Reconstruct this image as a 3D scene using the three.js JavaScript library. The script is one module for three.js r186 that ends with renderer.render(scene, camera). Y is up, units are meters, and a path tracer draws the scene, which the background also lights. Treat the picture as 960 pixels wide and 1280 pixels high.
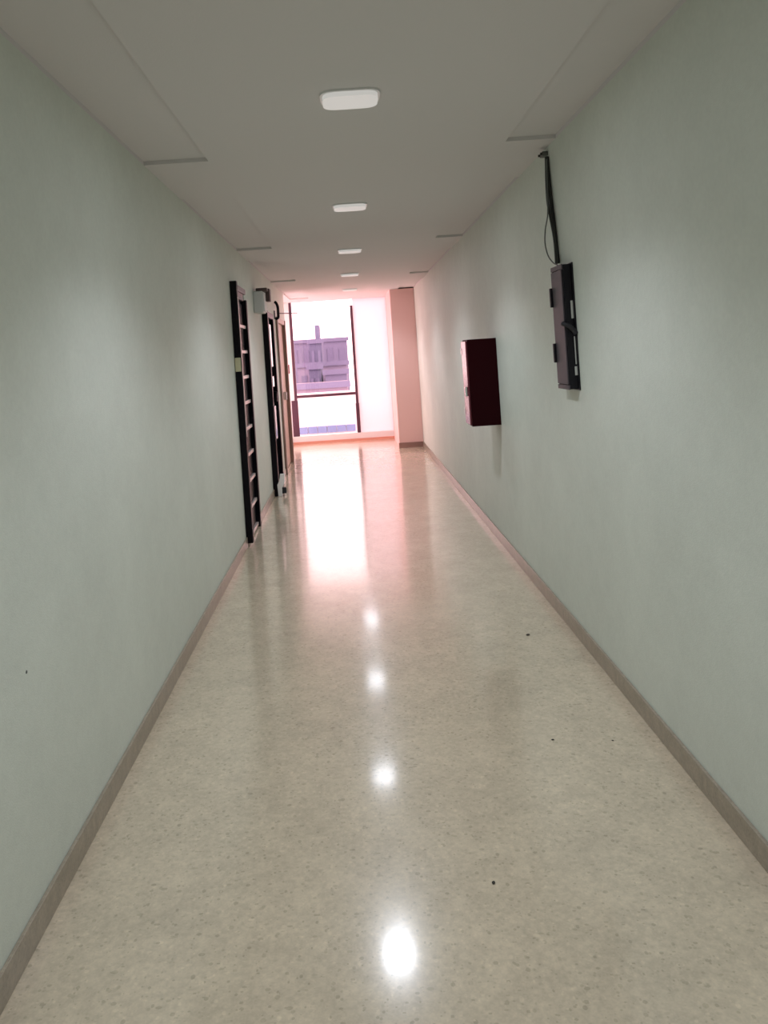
import * as THREE from 'three';
import { RoundedBoxGeometry } from 'three/addons/geometries/RoundedBoxGeometry.js';
import { mergeGeometries } from 'three/addons/utils/BufferGeometryUtils.js';
import { RectAreaLightUniformsLib } from 'three/addons/lights/RectAreaLightUniformsLib.js';

// ---------------------------------------------------------------- camera, sky, exposure
RectAreaLightUniformsLib.init();
const scene = new THREE.Scene();
const FOCAL = 1000, ROLL = 0.066, EYE = 1.6, VX = 437, VY = 444;      // pixels, radians, metres; corridor's vanishing point in the 960 x 1280 frame
const camera = new THREE.PerspectiveCamera(2 * Math.atan(640 / FOCAL) * 180 / Math.PI, 960 / 1280, 0.05, 400);
camera.position.set(0, EYE, 0);
camera.rotation.set(0, 0, -ROLL);
camera.setViewOffset(960, 1280, 480 - VX, 640 - VY, 960, 1280);
scene.background = new THREE.Color().setRGB(4.2, 2.7, 2.75);           // bright, slightly rosy overcast sky
const renderer = new THREE.WebGLRenderer();
renderer.toneMapping = THREE.LinearToneMapping;
renderer.toneMappingExposure = 1.0;
renderer.shadowMap.enabled = true;

const LAMP_RADIANCE = 29, LAMP_CANDELA = 3.85, LAMP_RGB = [0.96, 1.0, 1.1];
const lampZ = Array.from({ length: 7 }, (_, k) => -(3.25 + 2.37 * (k - 2)));

// ---------------------------------------------------------------- helpers
let seed = 7;
const rnd = () => { seed = (seed * 1664525 + 1013904223) >>> 0; return seed / 4294967296; };
const WL = -0.998, WR = 1.138, H = 2.65, BACK = 3.2, END = 14.9, BAY = 13.35, SIDE = 12.78;   // left wall, right wall, ceiling, behind the camera, window, start of the bay
const used = {};
const numbered = (n) => { const k = used[n] = (used[n] ?? -1) + 1; return k ? n + '_' + String(k).padStart(3, '0') : n; };
function box(x0, x1, y0, y1, z0, z1, r = 0) {
  const w = Math.abs(x1 - x0), h = Math.abs(y1 - y0), d = Math.abs(z1 - z0);
  const g = r ? new RoundedBoxGeometry(w, h, d, 2, Math.min(r, w / 2.01, h / 2.01, d / 2.01)) : new THREE.BoxGeometry(w, h, d);
  g.translate((x0 + x1) / 2, (y0 + y1) / 2, (z0 + z1) / 2);
  return g;
}
function metric(g) {                                                     // uv in metres from the side each face points to
  const p = g.attributes.position, n = g.attributes.normal, uv = new Float32Array(p.count * 2);
  for (let i = 0; i < p.count; i++) {
    const ax = Math.abs(n.getX(i)), ay = Math.abs(n.getY(i)), az = Math.abs(n.getZ(i));
    if (ax >= ay && ax >= az) { uv[2 * i] = p.getZ(i); uv[2 * i + 1] = p.getY(i); }
    else if (ay >= az) { uv[2 * i] = p.getX(i); uv[2 * i + 1] = p.getZ(i); }
    else { uv[2 * i] = p.getX(i); uv[2 * i + 1] = p.getY(i); }
  }
  g.setAttribute('uv', new THREE.BufferAttribute(uv, 2));
  return g;
}
const flat = (g) => { const q = g.index ? g.toNonIndexed() : g; for (const k of Object.keys(q.attributes)) if (!['position', 'normal', 'uv'].includes(k)) q.deleteAttribute(k); return q; };
function part(name, geos, mat, parent = scene, label) {
  const list = [].concat(geos).map(flat), g = metric(list.length > 1 ? mergeGeometries(list) : list[0]);
  const m = new THREE.Mesh(g, mat);
  m.castShadow = m.receiveShadow = true;
  m.name = parent === scene ? numbered(name) : name;
  if (label) m.userData.label = label;
  parent.add(m);
  return m;
}
function group(name, at = [0, 0, 0]) { const o = new THREE.Group(); o.name = numbered(name); o.position.set(...at); scene.add(o); return o; }
function tag(o, label, category, grp) { o.userData.label = label; o.userData.category = category; if (grp) o.userData.group = grp; return o; }
function struct(o, label, category) { o.userData.kind = 'structure'; o.userData.label = label; o.userData.category = category; return o; }
// point seen at a pixel, on the wall x = X or at the depth d
const ray = (px, py) => { const a = px - VX, b = py - VY, c = Math.cos(ROLL), s = Math.sin(ROLL); return [(a * c - b * s) / FOCAL, -(a * s + b * c) / FOCAL]; };
const onWall = (px, py, X) => { const [x, y] = ray(px, py), d = X / x; return new THREE.Vector3(X, EYE + y * d, -d); };
const onFloor = (px, py) => { const [x, y] = ray(px, py), d = -EYE / y; return new THREE.Vector3(x * d, 0, -d); };
const tube = (pts, r, n = 40) => new THREE.TubeGeometry(new THREE.CatmullRomCurve3(pts), n, r, 8);

// ---------------------------------------------------------------- textures (colour, grain and relief only)
function grid(n) { const a = new Float32Array(n * n); for (let i = 0; i < n * n; i++) a[i] = rnd(); return a; }
function smoothNoise(size, cells) {
  const g = grid(cells), out = new Float32Array(size * size);
  for (let y = 0; y < size; y++) for (let x = 0; x < size; x++) {
    const fx = x / size * cells, fy = y / size * cells, ix = fx | 0, iy = fy | 0, s = (t) => t * t * (3 - 2 * t), u = s(fx - ix), v = s(fy - iy);
    const q = (i, j) => g[((iy + j) % cells) * cells + (ix + i) % cells];
    out[y * size + x] = (q(0, 0) * (1 - u) + q(1, 0) * u) * (1 - v) + (q(0, 1) * (1 - u) + q(1, 1) * u) * v;
  }
  return out;
}
function texture(size, metres, fn, color) {
  const data = new Uint8Array(size * size * 4);
  for (let i = 0; i < size * size; i++) { const c = fn(i); for (let k = 0; k < 3; k++) data[4 * i + k] = Math.max(0, Math.min(255, c[k] * 255)); data[4 * i + 3] = 255; }
  const t = new THREE.DataTexture(data, size, size);
  t.wrapS = t.wrapT = THREE.RepeatWrapping; t.magFilter = THREE.LinearFilter; t.minFilter = THREE.LinearMipmapLinearFilter; t.generateMipmaps = true;
  t.repeat.set(1 / metres, 1 / metres);
  if (color) t.colorSpace = THREE.SRGBColorSpace;
  t.needsUpdate = true;
  return t;
}
const S = 1024, n8 = smoothNoise(S, 8), n32 = smoothNoise(S, 32), n128 = smoothNoise(S, 128), n400 = smoothNoise(S, 400);
// terrazzo: small chips, darker and lighter than the cement
const chips = new Int8Array(S * S);
for (let k = 0; k < 9000; k++) {
  const cx = rnd() * S, cy = rnd() * S, r = 0.8 + rnd() * rnd() * 4.2, e = 0.5 + rnd(), v = rnd() < 0.62 ? -1 - (rnd() * 3 | 0) : 1 + (rnd() * 2 | 0);
  for (let y = -6; y <= 6; y++) for (let x = -6; x <= 6; x++) if (x * x * e + y * y / e < r * r) chips[((cy + y + S | 0) % S) * S + (cx + x + S | 0) % S] = v;
}
const terrazzoMap = texture(S, 1.7, (i) => {
  const c = chips[i], m = 1 + 0.05 * (n8[i] - 0.5) + 0.05 * (n32[i] - 0.5) + 0.07 * (n128[i] - 0.5) + 0.05 * (n400[i] - 0.5) + c * (c < 0 ? 0.034 : 0.022);
  return [0.83 * m, 0.775 * m, 0.68 * m - (c < -1 ? 0.006 : 0)];
}, true);
const polishMap = texture(512, 2.3, (() => { const a = smoothNoise(512, 6), b = smoothNoise(512, 60); return (i) => { const v = 0.86 + 0.18 * (a[i] - 0.5) + 0.16 * (b[i] - 0.5); return [v, v, v]; }; })());
const paintNoise = (() => { const a = smoothNoise(512, 5), b = smoothNoise(512, 24), c = smoothNoise(512, 170); return [a, b, c]; })();
const paintMap = texture(512, 2.1, (i) => { const m = 1 + 0.03 * (paintNoise[0][i] - 0.5) + 0.02 * (paintNoise[1][i] - 0.5) + 0.02 * (paintNoise[2][i] - 0.5); return [0.86 * m, 0.885 * m, 0.845 * m]; }, true);
const paintBump = texture(512, 0.5, (i) => { const v = 0.6 * paintNoise[2][i] + 0.4 * paintNoise[1][i]; return [v, v, v]; });
const skirtMap = texture(S, 0.9, (i) => { const c = chips[i], m = 1 + 0.09 * (n32[i] - 0.5) + 0.1 * (n128[i] - 0.5) + c * 0.03; return [0.64 * m, 0.595 * m, 0.53 * m]; }, true);

// ---------------------------------------------------------------- materials
const std = (rgb, roughness, more = {}) => new THREE.MeshPhysicalMaterial({ color: new THREE.Color().setRGB(...rgb), roughness, ...more });
const M = {
  floor: std([1, 1, 1], 0.24, { map: terrazzoMap, roughnessMap: polishMap, clearcoat: 0.75, clearcoatRoughness: 0.1 }),
  wall: std([1, 1, 1], 0.62, { map: paintMap, bumpMap: paintBump, bumpScale: 0.0006 }),
  ceiling: new THREE.MeshPhysicalMaterial({ color: '#dedbda', roughness: 0.9,  // as light as the wall paint, without its green tint
    bumpMap: paintBump, bumpScale: 0.0005 }),
  skirt: std([1, 1, 1], 0.32, { map: skirtMap }),
  rose: std([0.88, 0.58, 0.55], 0.6, { bumpMap: paintBump, bumpScale: 0.0006 }),  // pink of the window light put into the pier colour
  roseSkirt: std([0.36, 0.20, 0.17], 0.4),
  curbTrim: std([0.72, 0.34, 0.25], 0.45),
  white: std([0.82, 0.81, 0.8], 0.55),
  gloss: std([0.95, 0.94, 0.94], 0.25),
  lampRim: std([0.8, 0.8, 0.79], 0.4),
  glow: std([0.5, 0.5, 0.49], 0.5, { emissive: new THREE.Color().setRGB(1, 0.97, 0.93), emissiveIntensity: 0.4 }),
  blackFrame: std([0.004, 0.003, 0.006], 0.4, { specularIntensity: 0.3 }),
  blackLeaf: std([0.005, 0.004, 0.008], 0.4, { specularIntensity: 0.4 }),
  mauveHead: std([0.16, 0.12, 0.13], 0.35),
  strip: std([0.66, 0.58, 0.55], 0.35, { metalness: 0.4 }),
  glassPale: std([0.62, 0.58, 0.62], 0.12),
  brownFrame: std([0.24, 0.15, 0.12], 0.45),
  tanLeaf: std([0.55, 0.39, 0.32], 0.5),
  mullion: std([0.09, 0.035, 0.06], 0.4),
  pane: std([1, 1, 1], 0.0, { transmission: 1, thickness: 0, ior: 1.45 }),
  frosted: std([0.95, 0.93, 0.95], 1.0, { transmission: 0.55, thickness: 0, specularIntensity: 0.3 }),
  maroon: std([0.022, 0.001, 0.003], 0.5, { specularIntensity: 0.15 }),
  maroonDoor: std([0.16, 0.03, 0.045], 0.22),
  chrome: std([0.8, 0.78, 0.8], 0.2, { metalness: 0.9 }),
  greyBox: std([0.085, 0.075, 0.085], 0.5, { specularIntensity: 0.5 }),
  darkBox: std([0.012, 0.011, 0.015], 0.5, { specularIntensity: 0.4 }),
  cable: std([0.018, 0.018, 0.016], 0.5),
  cableGrey: std([0.10, 0.11, 0.10], 0.5),
  plaster: std([0.6, 0.62, 0.58], 0.9),  // wall tone for the slivers on the electrical panel
  boxWhite: std([0.62, 0.63, 0.62], 0.5),
  brownCap: std([0.09, 0.055, 0.05], 0.5),
  cream: std([0.72, 0.68, 0.46], 0.6),
  red: std([0.45, 0.03, 0.05], 0.35),
  rubber: std([0.015, 0.015, 0.02], 0.6),
  crumb: std([0.05, 0.045, 0.04], 0.9),
  terrace: std([0.55, 0.53, 0.54], 0.8),
  parapet: std([0.88, 0.87, 0.88], 0.8),
  blueTile: std([0.24, 0.32, 0.58], 0.5),
  city1: std([0.17, 0.17, 0.27], 0.9), city2: std([0.16, 0.16, 0.26], 0.9), cityDark: std([0.12, 0.125, 0.21], 0.9), cityPale: std([0.22, 0.205, 0.3], 0.9), cityRose: std([0.24, 0.2, 0.27], 0.9), cityRoof: std([0.16, 0.16, 0.26], 0.9),  // distant haze put into these violet and rose colours
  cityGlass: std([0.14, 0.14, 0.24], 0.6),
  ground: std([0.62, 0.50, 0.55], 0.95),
};

// ---------------------------------------------------------------- the setting
const T = 0.2;                                                           // thickness of walls, floor and ceiling
const BL = -1.25, BR = 0.735;                                            // side walls of the window bay
struct(part('floor', box(WL - T - 0.3, WR + T, -0.15, 0, -END - 0.15, BACK + T), M.floor), 'glossy beige speckled terrazzo floor of the long corridor', 'floor');

// door openings in the left wall: [near, far, top]
const openings = [[6.93, 7.83, 2.31], [9.40, 10.32, 2.19], [11.12, 12.5, 2.2]];
{
  const g = []; let z = -BACK;
  for (const [a, b, top] of openings) { g.push(box(WL - T, WL, 0, H, -z, -a), box(WL - T, WL, top, H, -a, -b), box(WL - T, WL - 0.13, 0, top, -a, -b)); z = b; }
  g.push(box(WL - T, WL, 0, H, -z, -SIDE));
  struct(part('wall_left', g, M.wall), 'pale green painted wall with the doors', 'wall');
}
struct(part('wall_right', box(WR, WR + T, 0, H, BACK, -BAY), M.wall), 'pale green painted wall with the maroon cabinet', 'wall');
struct(part('wall_back', box(WL - T, WR + T, 0, H, BACK, BACK + T), M.wall), 'plain wall closing the corridor behind the viewer', 'wall');
struct(part('wall_bay', [box(BL - T, BL, 0, 0.15, -SIDE, -END - 0.15), box(BL - T, WL - T, 0, H, -SIDE + 0.12, -SIDE)], M.wall), 'low wall below the added side window of the bay', 'wall');
{
  const w = group('window_2', [BL, 0.15, -SIDE]); struct(w, 'added unseen side window of the bay, throwing daylight on the pier', 'window');
  for (const z of [0.06, 1.1, 2.2]) part('mullion', box(-0.09, -0.03, 0, H - 0.15, -z + 0.03, -z - 0.03, 0.006), M.mullion, w);  // side window added out of view to send pink daylight onto pier and wall
  for (const z of [0.09, 1.13]) part('pane', box(-0.064, -0.058, 0, H - 0.15, -z, -z - (z < 1 ? 0.98 : 1.04)), M.pane, w);
}
{
  const o = group('wall_pier'); struct(o, 'pier with pink window light put into its colour, beside the bright window', 'pier');
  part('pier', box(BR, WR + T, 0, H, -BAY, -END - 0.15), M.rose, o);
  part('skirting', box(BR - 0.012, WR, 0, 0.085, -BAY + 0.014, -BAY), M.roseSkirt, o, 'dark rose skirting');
}
// ceiling: centre slab, cross strips, and shallow pockets along both walls
{
  const g = [], xl = -0.664, xr = 0.878, D = 0.02, pockets = [[1.66, 4.14], [5.04, 7.54], [8.38, 10.84], [11.7, 14.2]];
  g.push(box(xl, xr, H, H + T, BACK + T, -END - 0.15));
  let z = -BACK - T;
  for (const [a, b] of pockets) {
    for (const [x0, x1] of [[WL - T, xl], [xr, WR + T]]) g.push(box(x0, x1, H, H + T, -z, -a), box(x0, x1, H + D, H + T, -a, -b));
    z = b;
  }
  for (const [x0, x1] of [[BL - T, xl], [xr, WR + T]]) g.push(box(x0, x1, H, H + T, -z, -END - 0.15));
  g.push(box(BL - T, WL - T, H, H + T, -SIDE + 0.12, -z));
  struct(part('ceiling', g, M.ceiling), 'grey-white plaster ceiling with shallow recesses along both walls', 'ceiling');
  // wall tops that close the pockets
  const upstand = (x0, x1) => pockets.map(([a, b]) => box(x0, x1, H + 0.0005, H + D - 0.0005, -a, -b));
  struct(part('trim_1', upstand(WL - T, WL), M.ceiling), 'upper edge of the ceiling recesses above the doors', 'trim');
  struct(part('trim_2', upstand(WR, WR + T), M.ceiling), 'upper edge of the ceiling recesses above the maroon cabinet', 'trim');
}
// skirting
{
  const g = []; let z = -BACK + 0.013;
  for (const [a, b] of openings) { g.push(box(WL, WL + 0.013, 0, 0.085, -z, -a, 0.003)); z = b; }
  g.push(box(WL, WL + 0.013, 0, 0.085, -z, -SIDE, 0.003));
  struct(part('baseboard_left', g, M.skirt), 'grey-brown terrazzo skirting below the doors wall', 'skirting');
}
struct(part('baseboard_right', box(WR - 0.013, WR, 0, 0.085, BACK - 0.013, -BAY + 0.014, 0.003), M.skirt), 'grey-brown terrazzo skirting below the maroon cabinet wall', 'skirting');
struct(part('baseboard_back', box(WL + 0.013, WR - 0.013, 0, 0.085, BACK - 0.013, BACK, 0.003), M.skirt), 'terrazzo skirting of the wall behind the viewer', 'skirting');

// window: low curb, dark mullions, glass
{
  const zf = -END;
  const w = group('window_1'); struct(w, 'tall bright window with dark mullions at the corridor end', 'window');
  part('curb', box(BL, BR, 0, 0.15, zf, zf - 0.15), M.white, w);
  part('curb_trim', box(BL, BR, 0, 0.045, zf + 0.012, zf), M.curbTrim, w, 'orange-pink strip along the floor');
  const post = (x, y0, y1, r) => part('mullion', box(x - r, x + r, y0, y1, zf - 0.03, zf - 0.09, 0.006), M.mullion, w);
  post(-1.055, 0.15, H, 0.026); post(0.085, 0.15, H - 0.12, 0.024);
  part('transom', box(-1.029, 0.061, 0.86, 0.91, zf - 0.035, zf - 0.085, 0.006), M.mullion, w);
  part('lower_post', box(-1.14, -1.02, 0.15, 0.82, zf - 0.005, zf - 0.03, 0.01), M.mullion, w, 'dark wide lower post');
  part('lower_post', box(0.052, 0.118, 0.15, 0.70, zf - 0.005, zf - 0.03, 0.01), M.mullion, w, 'dark lower post');
  part('pane', box(-1.029, 0.061, 0.91, H, zf - 0.058, zf - 0.064), M.pane, w);
  part('pane', box(-1.029, 0.061, 0.15, 0.86, zf - 0.058, zf - 0.064), M.pane, w);
  part('frosted_pane', box(0.109, BR, 0.15, H, zf - 0.058, zf - 0.064), M.frosted, w, 'white frosted pane');
  part('side_frame', box(BL, -1.081, 0.15, H, zf - 0.03, zf - 0.13), M.white, w, 'white window jamb');
}

// ---------------------------------------------------------------- outside the window
struct(part('terrace', box(-6, 6, -0.35, -0.1, -END - 0.16, -17.1), M.terrace), 'pale terrace slab outside the window', 'terrace');
struct(part('parapet', box(-6, 6, -0.1, 0.86, -16.7, -16.9, 0.02), M.parapet), 'white terrace parapet seen through the lower window pane', 'parapet');
{
  const k = group('tile_strip', [0, -0.1, -16.64]); tag(k, 'row of pale blue tiles at the foot of the white parapet', 'tiles');
  for (let i = 0; i < 6; i++) part('tile', box(-1.16 + i * 0.2, -0.975 + i * 0.2, 0.12, 0.26, -0.03, -0.06, 0.004), M.blueTile, k);
}
struct(part('ground', box(-150, 150, -13.2, -12, -22, -260), M.ground), 'hazy pale ground far below the window', 'ground');
function tower(label, x0, x1, top, z, depth, m, rows, cols, roofKind) {
  const o = group('apartment_building', [(x0 + x1) / 2, -12, z]); tag(o, label, 'building');
  const w = x1 - x0, h = top + 12;
  part('wall', box(-w / 2, w / 2, 0, h, 0, -depth), m, o);
  if (roofKind) part('roof_house', box(-w * 0.04, w * 0.03, h, h + roofKind, -1, -4), M.cityRoof, o);
  part('roof_edge', box(-w / 2 - 0.15, w / 2 + 0.15, h - 0.18, h + 0.1, 0.15, 0), M.cityRoof, o);
  const ww = w / cols;
  for (let r = 0; r < rows; r++) for (let c = 0; c < cols; c++) part('window', box(-w / 2 + ww * (c + 0.28), -w / 2 + ww * (c + 0.72), h - 1.9 - r * 2.9, h - 0.7 - r * 2.9, 0.06, 0), M.cityGlass, o);
}
tower('haze-painted violet apartment building with a slim roof house, farthest in the window view', -4.7, -0.15, 2.93, -62, 9, M.city1, 3, 5, 1.2);
tower('haze-painted narrow dark violet tower before the haze-painted violet apartment building', -2.85, -1.95, 2.78, -57.5, 3, M.cityDark, 2, 2, 0);
tower('haze-painted pale pinkish lilac building before the narrow dark violet tower', -3.3, -0.2, 1.2, -50, 6, M.cityPale, 1, 4, 0);
tower('haze-painted small dark violet house before the pale pinkish lilac building', -2.4, -1.7, 1.1, -46, 3, M.cityDark, 1, 2, 0);
tower('haze-painted lilac house beside the small dark violet house', -1.4, -0.22, 0.78, -44, 5, M.city2, 1, 3, 0);
tower('haze-painted low rose house standing lowest in the window view', -3.2, -0.2, 0.3, -38, 4, M.cityRose, 1, 4, 0);

// ---------------------------------------------------------------- ceiling lamps
const lampFlux = new THREE.Color().setRGB(...LAMP_RGB);
const rank = ['nearest to', 'second from', 'third from', 'fourth from', 'fifth from', 'sixth from', 'farthest from'];
function lamp(z, k) {
  const x = (WL + WR) / 2, a = 0.112;
  const o = group('ceiling_light', [x, H, z]);
  tag(o, 'lit white ceiling downlight with rounded corners, ' + rank[lampZ.length - 1 - k] + ' the bright window', 'ceiling light', 'row of downlights along the corridor ceiling');
  const slab = (sx, sz, r, y0, y1, hole) => {
    const outline = (sx, sz, r, q) => { q.moveTo(-sx + r, -sz); q.lineTo(sx - r, -sz); q.quadraticCurveTo(sx, -sz, sx, -sz + r); q.lineTo(sx, sz - r); q.quadraticCurveTo(sx, sz, sx - r, sz); q.lineTo(-sx + r, sz); q.quadraticCurveTo(-sx, sz, -sx, sz - r); q.lineTo(-sx, -sz + r); q.quadraticCurveTo(-sx, -sz, -sx + r, -sz); return q; };
    const q = outline(sx, sz, r, new THREE.Shape());
    if (hole) q.holes.push(outline(...hole, new THREE.Path()));
    const g = new THREE.ExtrudeGeometry(q, { depth: y1 - y0, bevelEnabled: false, curveSegments: 8 }); g.rotateX(Math.PI / 2); g.translate(0, y1, 0); return g;
  };
  part('rim', slab(a + 0.01, 0.098, 0.065, -0.008, 0, [a, 0.088, 0.06]), M.lampRim, o);
  part('diffuser', slab(a, 0.088, 0.06, -0.026, 0), M.glow, o);
  const l = new THREE.RectAreaLight(lampFlux, LAMP_RADIANCE, 0.2, 0.15);
  l.name = 'ceiling_light_glow'; l.position.set(0, -0.0275, 0); l.rotation.x = -Math.PI / 2; o.add(l);
  const s = new THREE.SpotLight(lampFlux, LAMP_CANDELA, 0, 1.12, 0.42);       // the fitting's reflector sends part of its light down in a cone
  s.name = 'ceiling_light_cone'; s.position.set(0, -0.025, 0); s.target.position.set(0, -1, 0); s.castShadow = true; s.shadow.radius = 4; o.add(s, s.target);
}
lampZ.forEach(lamp);

// ---------------------------------------------------------------- doors on the left wall
{ // door 1: black frame, black panels between pale strips
  const [a, b, top] = openings[0], o = group('door_1', [WL, 0, -a]), L = b - a;
  struct(o, 'black framed door with black panels between pale horizontal strips', 'door');
  part('frame_jamb', box(-0.1, 0.058, 0.03, top, 0, -0.075, 0.004), M.blackFrame, o);
  part('frame_jamb', box(-0.1, 0.03, 0, top - 0.11, -L + 0.07, -L, 0.004), M.blackFrame, o);
  part('frame_head', box(-0.1, 0.02, top - 0.055, top - 0.002, -0.075, -L, 0.004), M.mauveHead, o, 'mauve-grey head of the frame');
  part('transom_panel', box(-0.1, 0.004, top - 0.12, top - 0.055, -0.075, -L + 0.07), M.mauveHead, o);
  const leaf = part('leaf', box(-0.1, -0.02, 0.012, top - 0.12, -0.077, -L + 0.072), M.blackLeaf, o);
  const n = 9, bottom = 0.03, step = (top - 0.14 - bottom) / n;
  for (let k = 0; k < n; k++) {
    part('panel', box(-0.02, -0.008, bottom + k * step + 0.022, bottom + (k + 1) * step - 0.012, -0.09, -L + 0.085, 0.003), M.blackLeaf, leaf);
    part('strip', box(-0.02, 0.012, bottom + k * step - 0.012, bottom + k * step + 0.018, -0.079, -L + 0.074, 0.003), M.strip, leaf, 'pale metal strip');
  }
  part('edge_glint', box(0.058, 0.062, 0.95, top - 0.14, -0.02, -0.05), M.strip, o, 'painted window reflection along the jamb');  // pale line painted in for the window reflecting on the jamb
}
{
  const p = onWall(295.5, 456, WL + 0.02), s = group('door_sign', [WL + 0.028, p.y, -6.93]);
  tag(s, 'small cream sign fixed to the jamb of the black striped door', 'sign');
  part('plate', box(-0.024, 0.026, -0.06, 0.06, 0.008, 0, 0.003), M.cream, s);
}
{ // door 2: black door with pale glass lights
  const [a, b, top] = openings[1], o = group('door_2', [WL, 0, -a]), L = b - a;
  struct(o, 'black door with narrow pale glass lights', 'door');
  part('frame_jamb', box(-0.1, 0.066, 0, top, 0, -0.08, 0.004), M.blackFrame, o);
  part('frame_jamb', box(-0.1, 0.05, 0, top, -L + 0.08, -L, 0.004), M.blackFrame, o);
  part('frame_head', box(-0.1, 0.05, top - 0.07, top, -0.08, -L + 0.08, 0.004), M.blackFrame, o);
  const leaf = part('leaf', box(-0.09, 0.0, 0.012, top - 0.072, -0.082, -L + 0.082), M.blackLeaf, o);
  for (const [y0, y1] of [[1.52, 2.05], [1.27, 1.40], [0.62, 1.03]]) part('glass_light', box(0, 0.03, y0, y1, -0.5, -0.68, 0.004), M.glassPale, leaf, 'narrow pale glass light');
  part('handle', box(0.0, 0.045, 1.07, 1.2, -0.76, -0.8, 0.006), M.blackFrame, leaf);
}
{ // door 3: brown frame
  const [a, b, top] = openings[2], o = group('door_3', [WL, 0, -a]), L = b - a;
  struct(o, 'tan wooden double door with brown frame near the window', 'door');
  part('frame_jamb', box(-0.1, 0.03, 0, top, 0, -0.1, 0.004), M.brownFrame, o);
  part('frame_jamb', box(-0.1, 0.03, 0, top, -L + 0.1, -L, 0.004), M.brownFrame, o);
  part('frame_head', box(-0.1, 0.02, top - 0.07, top, -0.1, -L + 0.1, 0.004), M.tanLeaf, o);
  part('leaf', box(-0.09, -0.02, 0.012, top - 0.072, -0.102, -L / 2 - 0.003), M.tanLeaf, o);
  part('leaf', box(-0.09, -0.02, 0.012, top - 0.072, -L / 2 + 0.003, -L + 0.102), M.tanLeaf, o);
  part('handle', box(-0.02, 0.03, 1.0, 1.12, -L / 2 - 0.05, -L / 2 - 0.08, 0.006), M.chrome, o);
}

// ---------------------------------------------------------------- things on the left wall
{
  const o = group('junction_box', [WL, 2.12, -8.62]);
  tag(o, 'white wall box with a brown cap between the two black doors', 'wall box');
  part('housing', box(0, 0.105, 0, 0.235, 0, -0.26, 0.012), M.boxWhite, o);
  part('cover', box(0.105, 0.118, 0.012, 0.223, -0.012, -0.248, 0.005), M.white, o);
  part('cap', [box(0.03, 0.15, 0.236, 0.27, -0.03, -0.3, 0.006), box(0.119, 0.165, 0.13, 0.27, -0.17, -0.3, 0.006)], M.brownCap, o, 'dark brown cap');
}
{
  const o = group('wall_bracket', [WL, 2.3, -11.0]), z = 0;
  tag(o, 'black curved wall bracket with a thin rod reaching into the corridor', 'bracket');
  part('wall_plate', box(0, 0.014, -0.14, -0.02, 0.03, -0.03, 0.004), M.blackFrame, o);
  part('curved_arm', tube([new THREE.Vector3(0.014, 0.1, z), new THREE.Vector3(0.03, 0.09, z), new THREE.Vector3(0.052, 0.04, z), new THREE.Vector3(0.056, -0.06, z), new THREE.Vector3(0.05, -0.12, z), new THREE.Vector3(0.014, -0.14, z)], 0.019, 30), M.blackFrame, o);
  const rod = new THREE.CylinderGeometry(0.006, 0.006, 0.27, 10); rod.rotateZ(Math.PI / 2 - 0.06); rod.translate(0.19, -0.07, 0);
  part('rod', rod, M.mullion, o, 'thin dark rod');
}
{
  const p = onWall(361.5, 461, WL), o = group('call_point', [WL, p.y, -12.6]);
  tag(o, 'small red call point on the wall beyond the tan door', 'call point');
  part('housing', box(0, 0.035, -0.07, 0.07, 0, -0.1, 0.008), M.red, o);
  part('front_plate', box(0.035, 0.039, -0.04, 0.04, -0.015, -0.085, 0.001), M.white, o);
}
{
  const o = group('door_stop', [-0.895, 0, -9.42]);
  tag(o, 'small white door stop with a black rubber block beside the black glazed door', 'door stop');
  const s = new THREE.Shape(); s.moveTo(-0.045, 0); s.lineTo(-0.005, 0); s.lineTo(0.0, 0.1); s.quadraticCurveTo(0.03, 0.13, 0.035, 0.25); s.lineTo(-0.01, 0.25); s.quadraticCurveTo(-0.02, 0.17, -0.05, 0.13); s.closePath();
  const g = new THREE.ExtrudeGeometry(s, { depth: 0.04, bevelEnabled: true, bevelSize: 0.004, bevelThickness: 0.004, bevelSegments: 2 }); g.translate(0, 0.004, -0.02);
  part('body', g, M.gloss, o);
  part('rubber_block', box(-0.003, 0.05, 0.03, 0.1, 0.024, -0.024, 0.008), M.rubber, o, 'black rubber block');
}
{
  const p = onWall(33, 840, WL), g = new THREE.SphereGeometry(0.005, 12, 8); g.scale(0.5, 1, 1);
  const o = part('nail', g, M.cableGrey); o.position.copy(p);
  tag(o, 'tiny dark nail head in the pale green wall before the doors', 'nail');
}

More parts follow.
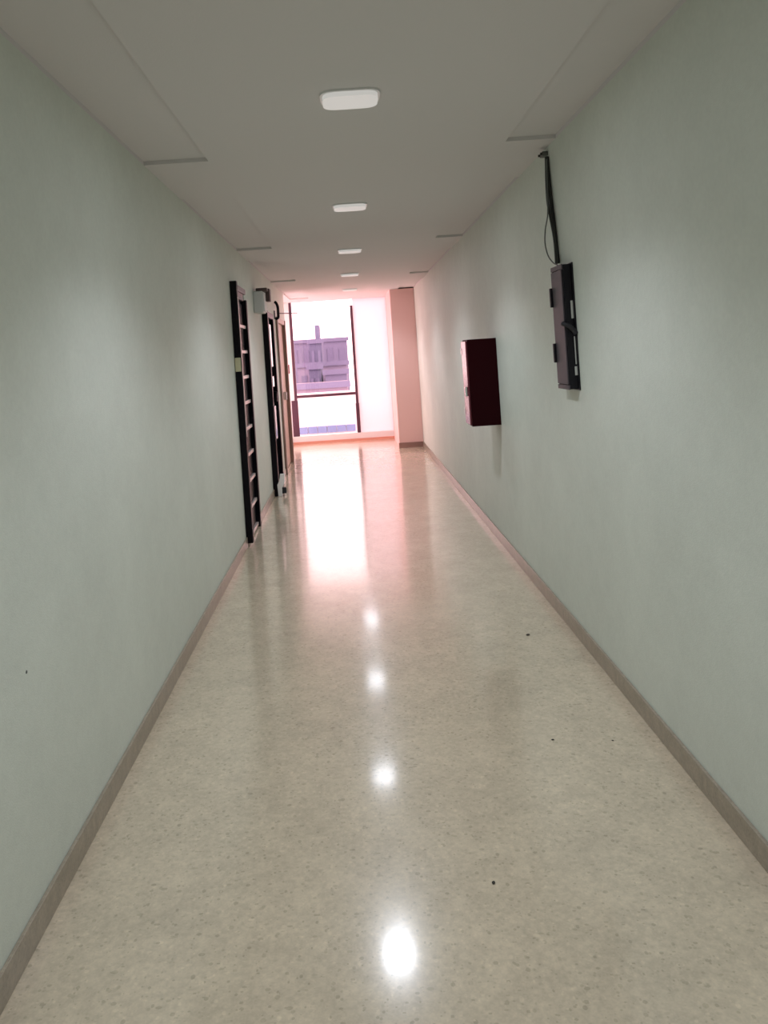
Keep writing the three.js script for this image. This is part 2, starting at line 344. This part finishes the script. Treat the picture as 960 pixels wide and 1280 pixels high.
// ---------------------------------------------------------------- things on the right wall
{ // fire hose cabinet
  const o = group('hose_cabinet', [WR, 0.985, -6.19]), W = 0.25, D = 0.225, h = 0.675;
  tag(o, 'dark maroon fire cabinet standing out from the pale green wall', 'cabinet');
  part('body', box(-D, 0, 0, h, 0, -W, 0.004), M.maroon, o);
  const d = part('door', box(-D - 0.014, -D, 0.012, h - 0.012, -0.01, -W + 0.006, 0.003), M.maroonDoor, o, 'maroon door edge catching the window light');
  part('handle', box(-D - 0.034, -D - 0.014, 0.235, 0.31, -0.03, -0.06, 0.006), M.chrome, d, 'chrome handle');
  for (const y of [0.08, 0.56]) part('hinge', box(-D - 0.018, -D - 0.002, y, y + 0.05, -W + 0.02, -W - 0.004, 0.003), M.chrome, d);
}
{ // electrical panel and its cables
  const y0 = 1.35, y1 = 1.99, o = group('electrical_panel', [WR, y0, -4.0]), h = y1 - y0, W = 0.215, D = 0.046;
  tag(o, 'narrow grey electrical panel box with black lever handle on the wall', 'electrical panel');
  part('back_plate', box(-0.006, 0, 0, h, 0.02, -W - 0.01, 0.002), M.darkBox, o);
  part('body', box(-D, -0.006, 0.006, h - 0.006, 0, -W, 0.003), M.darkBox, o);
  const d = part('door', box(-D - 0.008, -D, 0.03, h - 0.03, -0.012, -W + 0.004, 0.003), M.greyBox, o, 'grey door');
  part('upper_frame', box(-D - 0.006, -D, h - 0.026, h - 0.004, -0.004, -W), M.greyBox, o);
  part('lower_frame', box(-D - 0.006, -D, 0.004, 0.026, -0.004, -W), M.greyBox, o);
  for (const y of [0.43, 0.14]) part('hinge', box(-D - 0.02, -D - 0.002, y, y + 0.1, -W + 0.02, -W - 0.006, 0.003), M.darkBox, d, 'black hinge');
  const lever = tube([new THREE.Vector3(-D - 0.012, 0.335, -0.02), new THREE.Vector3(-D - 0.014, 0.335, 0.006), new THREE.Vector3(-D + 0.004, 0.325, 0.018), new THREE.Vector3(-0.018, 0.302, 0.02), new THREE.Vector3(-0.006, 0.28, 0.024)], 0.0125, 24);
  part('lever_handle', lever, M.rubber, o, 'black curved lever handle');
  part('wall_glimpse', [box(-0.019, -0.007, 0.36, 0.45, 0.0035, 0, 0.002), box(-0.019, -0.006, 0.075, 0.12, 0.0035, 0, 0.002), box(-0.013, -0.007, 0.13, 0.27, 0.0035, 0, 0.002)], M.plaster, o, 'pale slivers standing in for wall glimpsed past the box');  // pale slivers added for glimpses of the wall past the box
}
{
  const X = WR - 0.012, at = (pts, x = X) => pts.map(([px, py]) => onWall(px, py, x));
  const mk = (name, pts, r, m, label, x) => { const c = part(name, tube(at(pts, x), r, 60), m); return tag(c, label, 'cable'); };
  mk('power_cable', [[683.5, 196], [685.5, 222], [689.5, 258], [694, 296], [697.5, 329]], 0.011, M.cable, 'thick black cable running down from the ceiling to the electrical panel');
  mk('power_cable', [[682.5, 197], [683, 225], [684.5, 252], [688, 272], [693, 300], [695.5, 330]], 0.007, M.cable, 'thinner black cable beside the thick one above the electrical panel', WR - 0.034);
  mk('loop_wire', [[683, 199], [684, 240], [684.6, 268], [681.6, 288], [681.2, 303], [684.5, 318], [691, 328], [697, 331.5]], 0.0035, M.cableGrey, 'thin grey wire looping out above the electrical panel', WR - 0.05);
  const p = onWall(683.5, 193, WR), o = group('cable_clamp', [WR, p.y, p.z]);
  tag(o, 'small grey clamp holding the cables below the ceiling', 'clamp');
  part('saddle', box(-0.032, 0, -0.012, 0.012, 0.03, -0.03, 0.004), M.cableGrey, o);
  for (const z of [0.022, -0.024]) { const s = new THREE.CylinderGeometry(0.007, 0.007, 0.01, 12); s.rotateZ(Math.PI / 2); s.translate(-0.036, 0.0, z); part('screw', s, M.cable, o); }
}

// ---------------------------------------------------------------- crumbs on the floor
for (const [px, py, r, label] of [
  [660, 794, 0.0085, 'largest dark crumb on the terrazzo floor, closest to the maroon cabinet'],
  [617, 1104, 0.0055, 'dark crumb on the terrazzo floor, farthest from the skirting'],
  [691, 925, 0.0045, 'small dark crumb on the floor between the largest and the tiniest crumb'],
  [766, 926, 0.0035, 'tiniest dark crumb on the terrazzo floor, closest to the skirting'],
]) {
  const g = new THREE.IcosahedronGeometry(r, 1), q = g.attributes.position;
  for (let i = 0; i < q.count; i++) q.setXYZ(i, q.getX(i) * (1.3 + 0.2 * Math.sin(i)), q.getY(i) * 0.5 + r * 0.4, q.getZ(i) * (0.8 + 0.2 * Math.cos(i * 2)));
  g.computeVertexNormals();
  const o = part('crumb', g, M.crumb); o.position.copy(onFloor(px, py)); o.rotation.y = px;
  tag(o, label, 'crumb', 'crumbs on the floor');
}

renderer.render(scene, camera);
